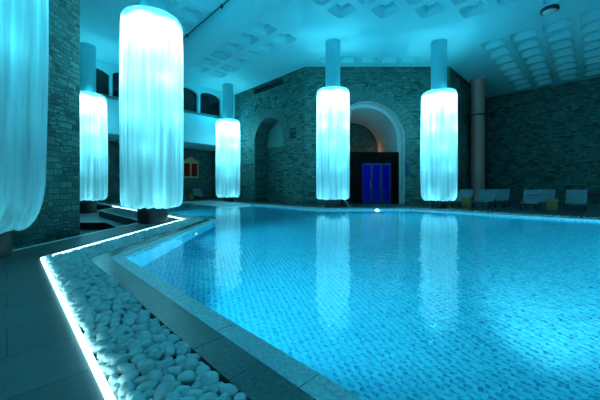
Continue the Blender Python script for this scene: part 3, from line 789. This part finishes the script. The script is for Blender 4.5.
def band_pts(i, s_from, s_to, rmin, rmax, tight, tries, rs):
    """dart throwing in the pebble band beside edge i"""
    a, b = Vector(PB[i]), Vector(PB[(i+1)%len(PB)]); L = (b-a).length; d = (b-a)/L; nr = Vector((-d.y,d.x)); w = BW[i][2]
    out = []; grid = {}
    cs = 2*rmax
    for t_ in range(tries):
        f = 1 - t_/tries; r = rmin + (rmax-rmin)*(f**1.6)*rs.uniform(.8,1)
        s, o = rs.uniform(s_from, s_to), rs.uniform(r*.8, w-r*1.25)
        p = a + d*s + nr*o
        if not inside(p, PA) or inside(p, PB) or any((p-Vector((c[0],c[1]))).length < .56 for c in CL): continue
        k = (int(p.x//cs), int(p.y//cs)); ok = True
        for dx in (-1,0,1):
            for dy in (-1,0,1):
                for q_, rq in grid.get((k[0]+dx,k[1]+dy), ()):
                    if (q_-p).length < tight*(r+rq): ok = False; break
                if not ok: break
            if not ok: break
        if ok: grid.setdefault(k, []).append((p, r)); out.append((p, r))
    return out
L0 = (Vector(PB[1])-Vector(PB[0])).length
allp = []
allp += band_pts(0, L0-6.6, L0+.6, .024, .058, .76, 30000, rnd)
L1 = (Vector(PB[2])-Vector(PB[1])).length
allp += [p for p in band_pts(1, -.1, L1+.3, .026, .054, .76, 30000, rnd) if all((p[0]-q[0]).length > .05 for q in allp[-200:])]
for i in (2,4,5,6,7):
    Li = (Vector(PB[(i+1)%len(PB)])-Vector(PB[i])).length
    allp += band_pts(i, 0, min(Li, 16), .045, .075, .82, int(400*min(Li,16)), rnd)
def near_key(e): p = e[0]; return -(e[1]/max(.8, (p.y)))     # by size in the picture
def infront(p): return p.y > 1.45 and abs(p.x)/p.y < 1.1
cand = sorted([e for e in allp if infront(e[0])], key=near_key)
ind = cand[:300]; ids = {id(e) for e in ind}
rest = [e for e in allp if id(e) not in ids]
ptag = 'white rounded pebble among many in the pebble bed along the near pool edge'
for k, (p, r) in enumerate(ind):
    o = bpy.data.objects.new('pebble', near_m[k % len(near_m)]); C.objects.link(o)
    sc = r*1.0
    o.scale = (sc, sc, sc*rnd.uniform(.9,1.15))
    o.rotation_euler = (rnd.uniform(-.3,.3), rnd.uniform(-.3,.3), rnd.uniform(0,6.28))
    o.location = (p.x, p.y, -.022 + .5*r + rnd.uniform(-.012,.012))
    tag(o, ptag, 'pebble', 'white pebbles beside the pool')
bm = None
V, FC = [], []
def addp(p, r, z, kind):
    vs, fs = far_v[kind]; k = len(V)
    Mt = Matrix.Translation((p.x,p.y,z)) @ Matrix.Rotation(rnd.uniform(0,6.28),4,'Z') @ Matrix.Rotation(rnd.uniform(-.3,.3),4,'X') @ Matrix.Scale(r,4)
    V.extend(tuple(Mt @ v) for v in vs); FC.extend(tuple(i+k for i in f) for f in fs)
for p, r in rest:
    near = p.y < 6.5
    addp(p, r, -.022+.5*r+rnd.uniform(-.01,.01), rnd.randrange(3) if near else 3+rnd.randrange(3))
# the layer underneath
for i, s0_, s1_ in ((0, L0-6.6, L0+.5), (1, -.1, L1+.3)):
    for p, r in band_pts(i, s0_, s1_, .035, .055, .78, 14000, rnd): addp(p, r, -.062+rnd.uniform(-.01,.01), 3+rnd.randrange(3))
me = bpy.data.meshes.new('pebble_fill'); me.from_pydata(V, [], FC)
for p in me.polygons: p.use_smooth = True
me.materials.append(M['pebble'])
o = bpy.data.objects.new('pebble_fill', me); C.objects.link(o); o['kind'] = 'stuff'
tag(o, 'white pebbles filling the trench between the pool coping and the deck', 'pebbles')

# ------------------------------------------------------------------ pool lights
def pool_light(x, y, nx, ny, e, label, z=-.75, mx=None, cone=140, dz=-.05, col=(.20,.82,1)):
    t = thing('pool_light', label, 'pool light', (x,y,z), math.atan2(ny,nx), 'underwater lights')
    bm = bmesh.new(); Mt = Matrix.Rotation(PI/2,4,'Y')
    lathe(bm, [(.14,0),(.14,.03),(.11,.04)], 24); bm.transform(Mt); link('bezel', bm, M['steel'], t)
    bm = bmesh.new(); lathe(bm, [(.105,.041),(.09,.05)], 24); bm.transform(Mt); link('lens', bm, mx or M['lamp'], t)
    l = bpy.data.lights.new('beam', 'SPOT'); l.energy = e; l.color = col; l.shadow_soft_size = .09
    l.spot_size = math.radians(cone); l.spot_blend = .9
    o = bpy.data.objects.new('beam', l); C.objects.link(o); o.location = (x+nx*.1, y+ny*.1, z)
    o.rotation_euler = Vector((nx,ny,dz)).to_track_quat('-Z','Y').to_euler()
k = 1/R2
pool_light(3.95, 15.1, 0, -1, 3000, 'round underwater light glowing on the far pool wall before the doorway', z=-.2, mx=M['lamp2'], cone=160)
for v, e in ((-3.5,700),(3.0,900)):  # extra lights added below the near coping to brighten the pool
    x, y = W(1.36, v); pool_light(x, y, k, k, e, 'added round underwater light in the near pool wall, unseen below the coping', z=-.3)
x, y = W(1.36,.35); pool_light(x, y, k, k, 2000, 'added unseen underwater light in the near pool wall, making a bright patch on the mosaic', z=-.3, cone=40, dz=-.10, col=(.75,.95,1))  # added to make the pale patch in the near water
pool_light(-2.95, 8.2, 1, 0, 1300, 'added round underwater light in the pool wall by the pebble bend, brightening the water')  # added to lift the water near the bend
x, y = W(5.2, 14); pool_light(x, y, k, k, 2200, 'added round underwater light in the wall past the large draped column, brightening the water')  # added to brighten the pool past the large column
for u, e in ((4.5,1500),(8,4500),(12,5000)): x, y = W(u, -6); pool_light(x, y, -k, k, e, 'added unseen underwater light in the pool wall beyond the right edge of the view', z=-.3)  # unseen lights added on the right wall for overall pool brightness

# ------------------------------------------------------------------ world, camera, view
w = bpy.data.worlds.new('night'); S.world = w; w.use_nodes = True
w.node_tree.nodes['Background'].inputs[0].default_value = (0,.02,.03,1)
cam = bpy.data.cameras.new('camera'); co = bpy.data.objects.new('camera', cam); C.objects.link(co)
cam.sensor_width = 36; cam.lens = 36*F/600; cam.clip_start = .05
co.location = (0,0,EYE); co.rotation_euler = (PI/2,0,0)
cam.shift_y = -(200-187)/600.0
S.camera = co
S.view_settings.view_transform = 'Standard'; S.view_settings.look = 'None'; S.view_settings.gamma = 1; S.view_settings.use_curve_mapping = False
S.view_settings.exposure = 0
cy = S.cycles
cy.use_denoising = True; cy.max_bounces = 10; cy.diffuse_bounces = 5; cy.glossy_bounces = 4; cy.transmission_bounces = 8
cy.sample_clamp_indirect = 4; cy.caustics_refractive = True; cy.caustics_reflective = False
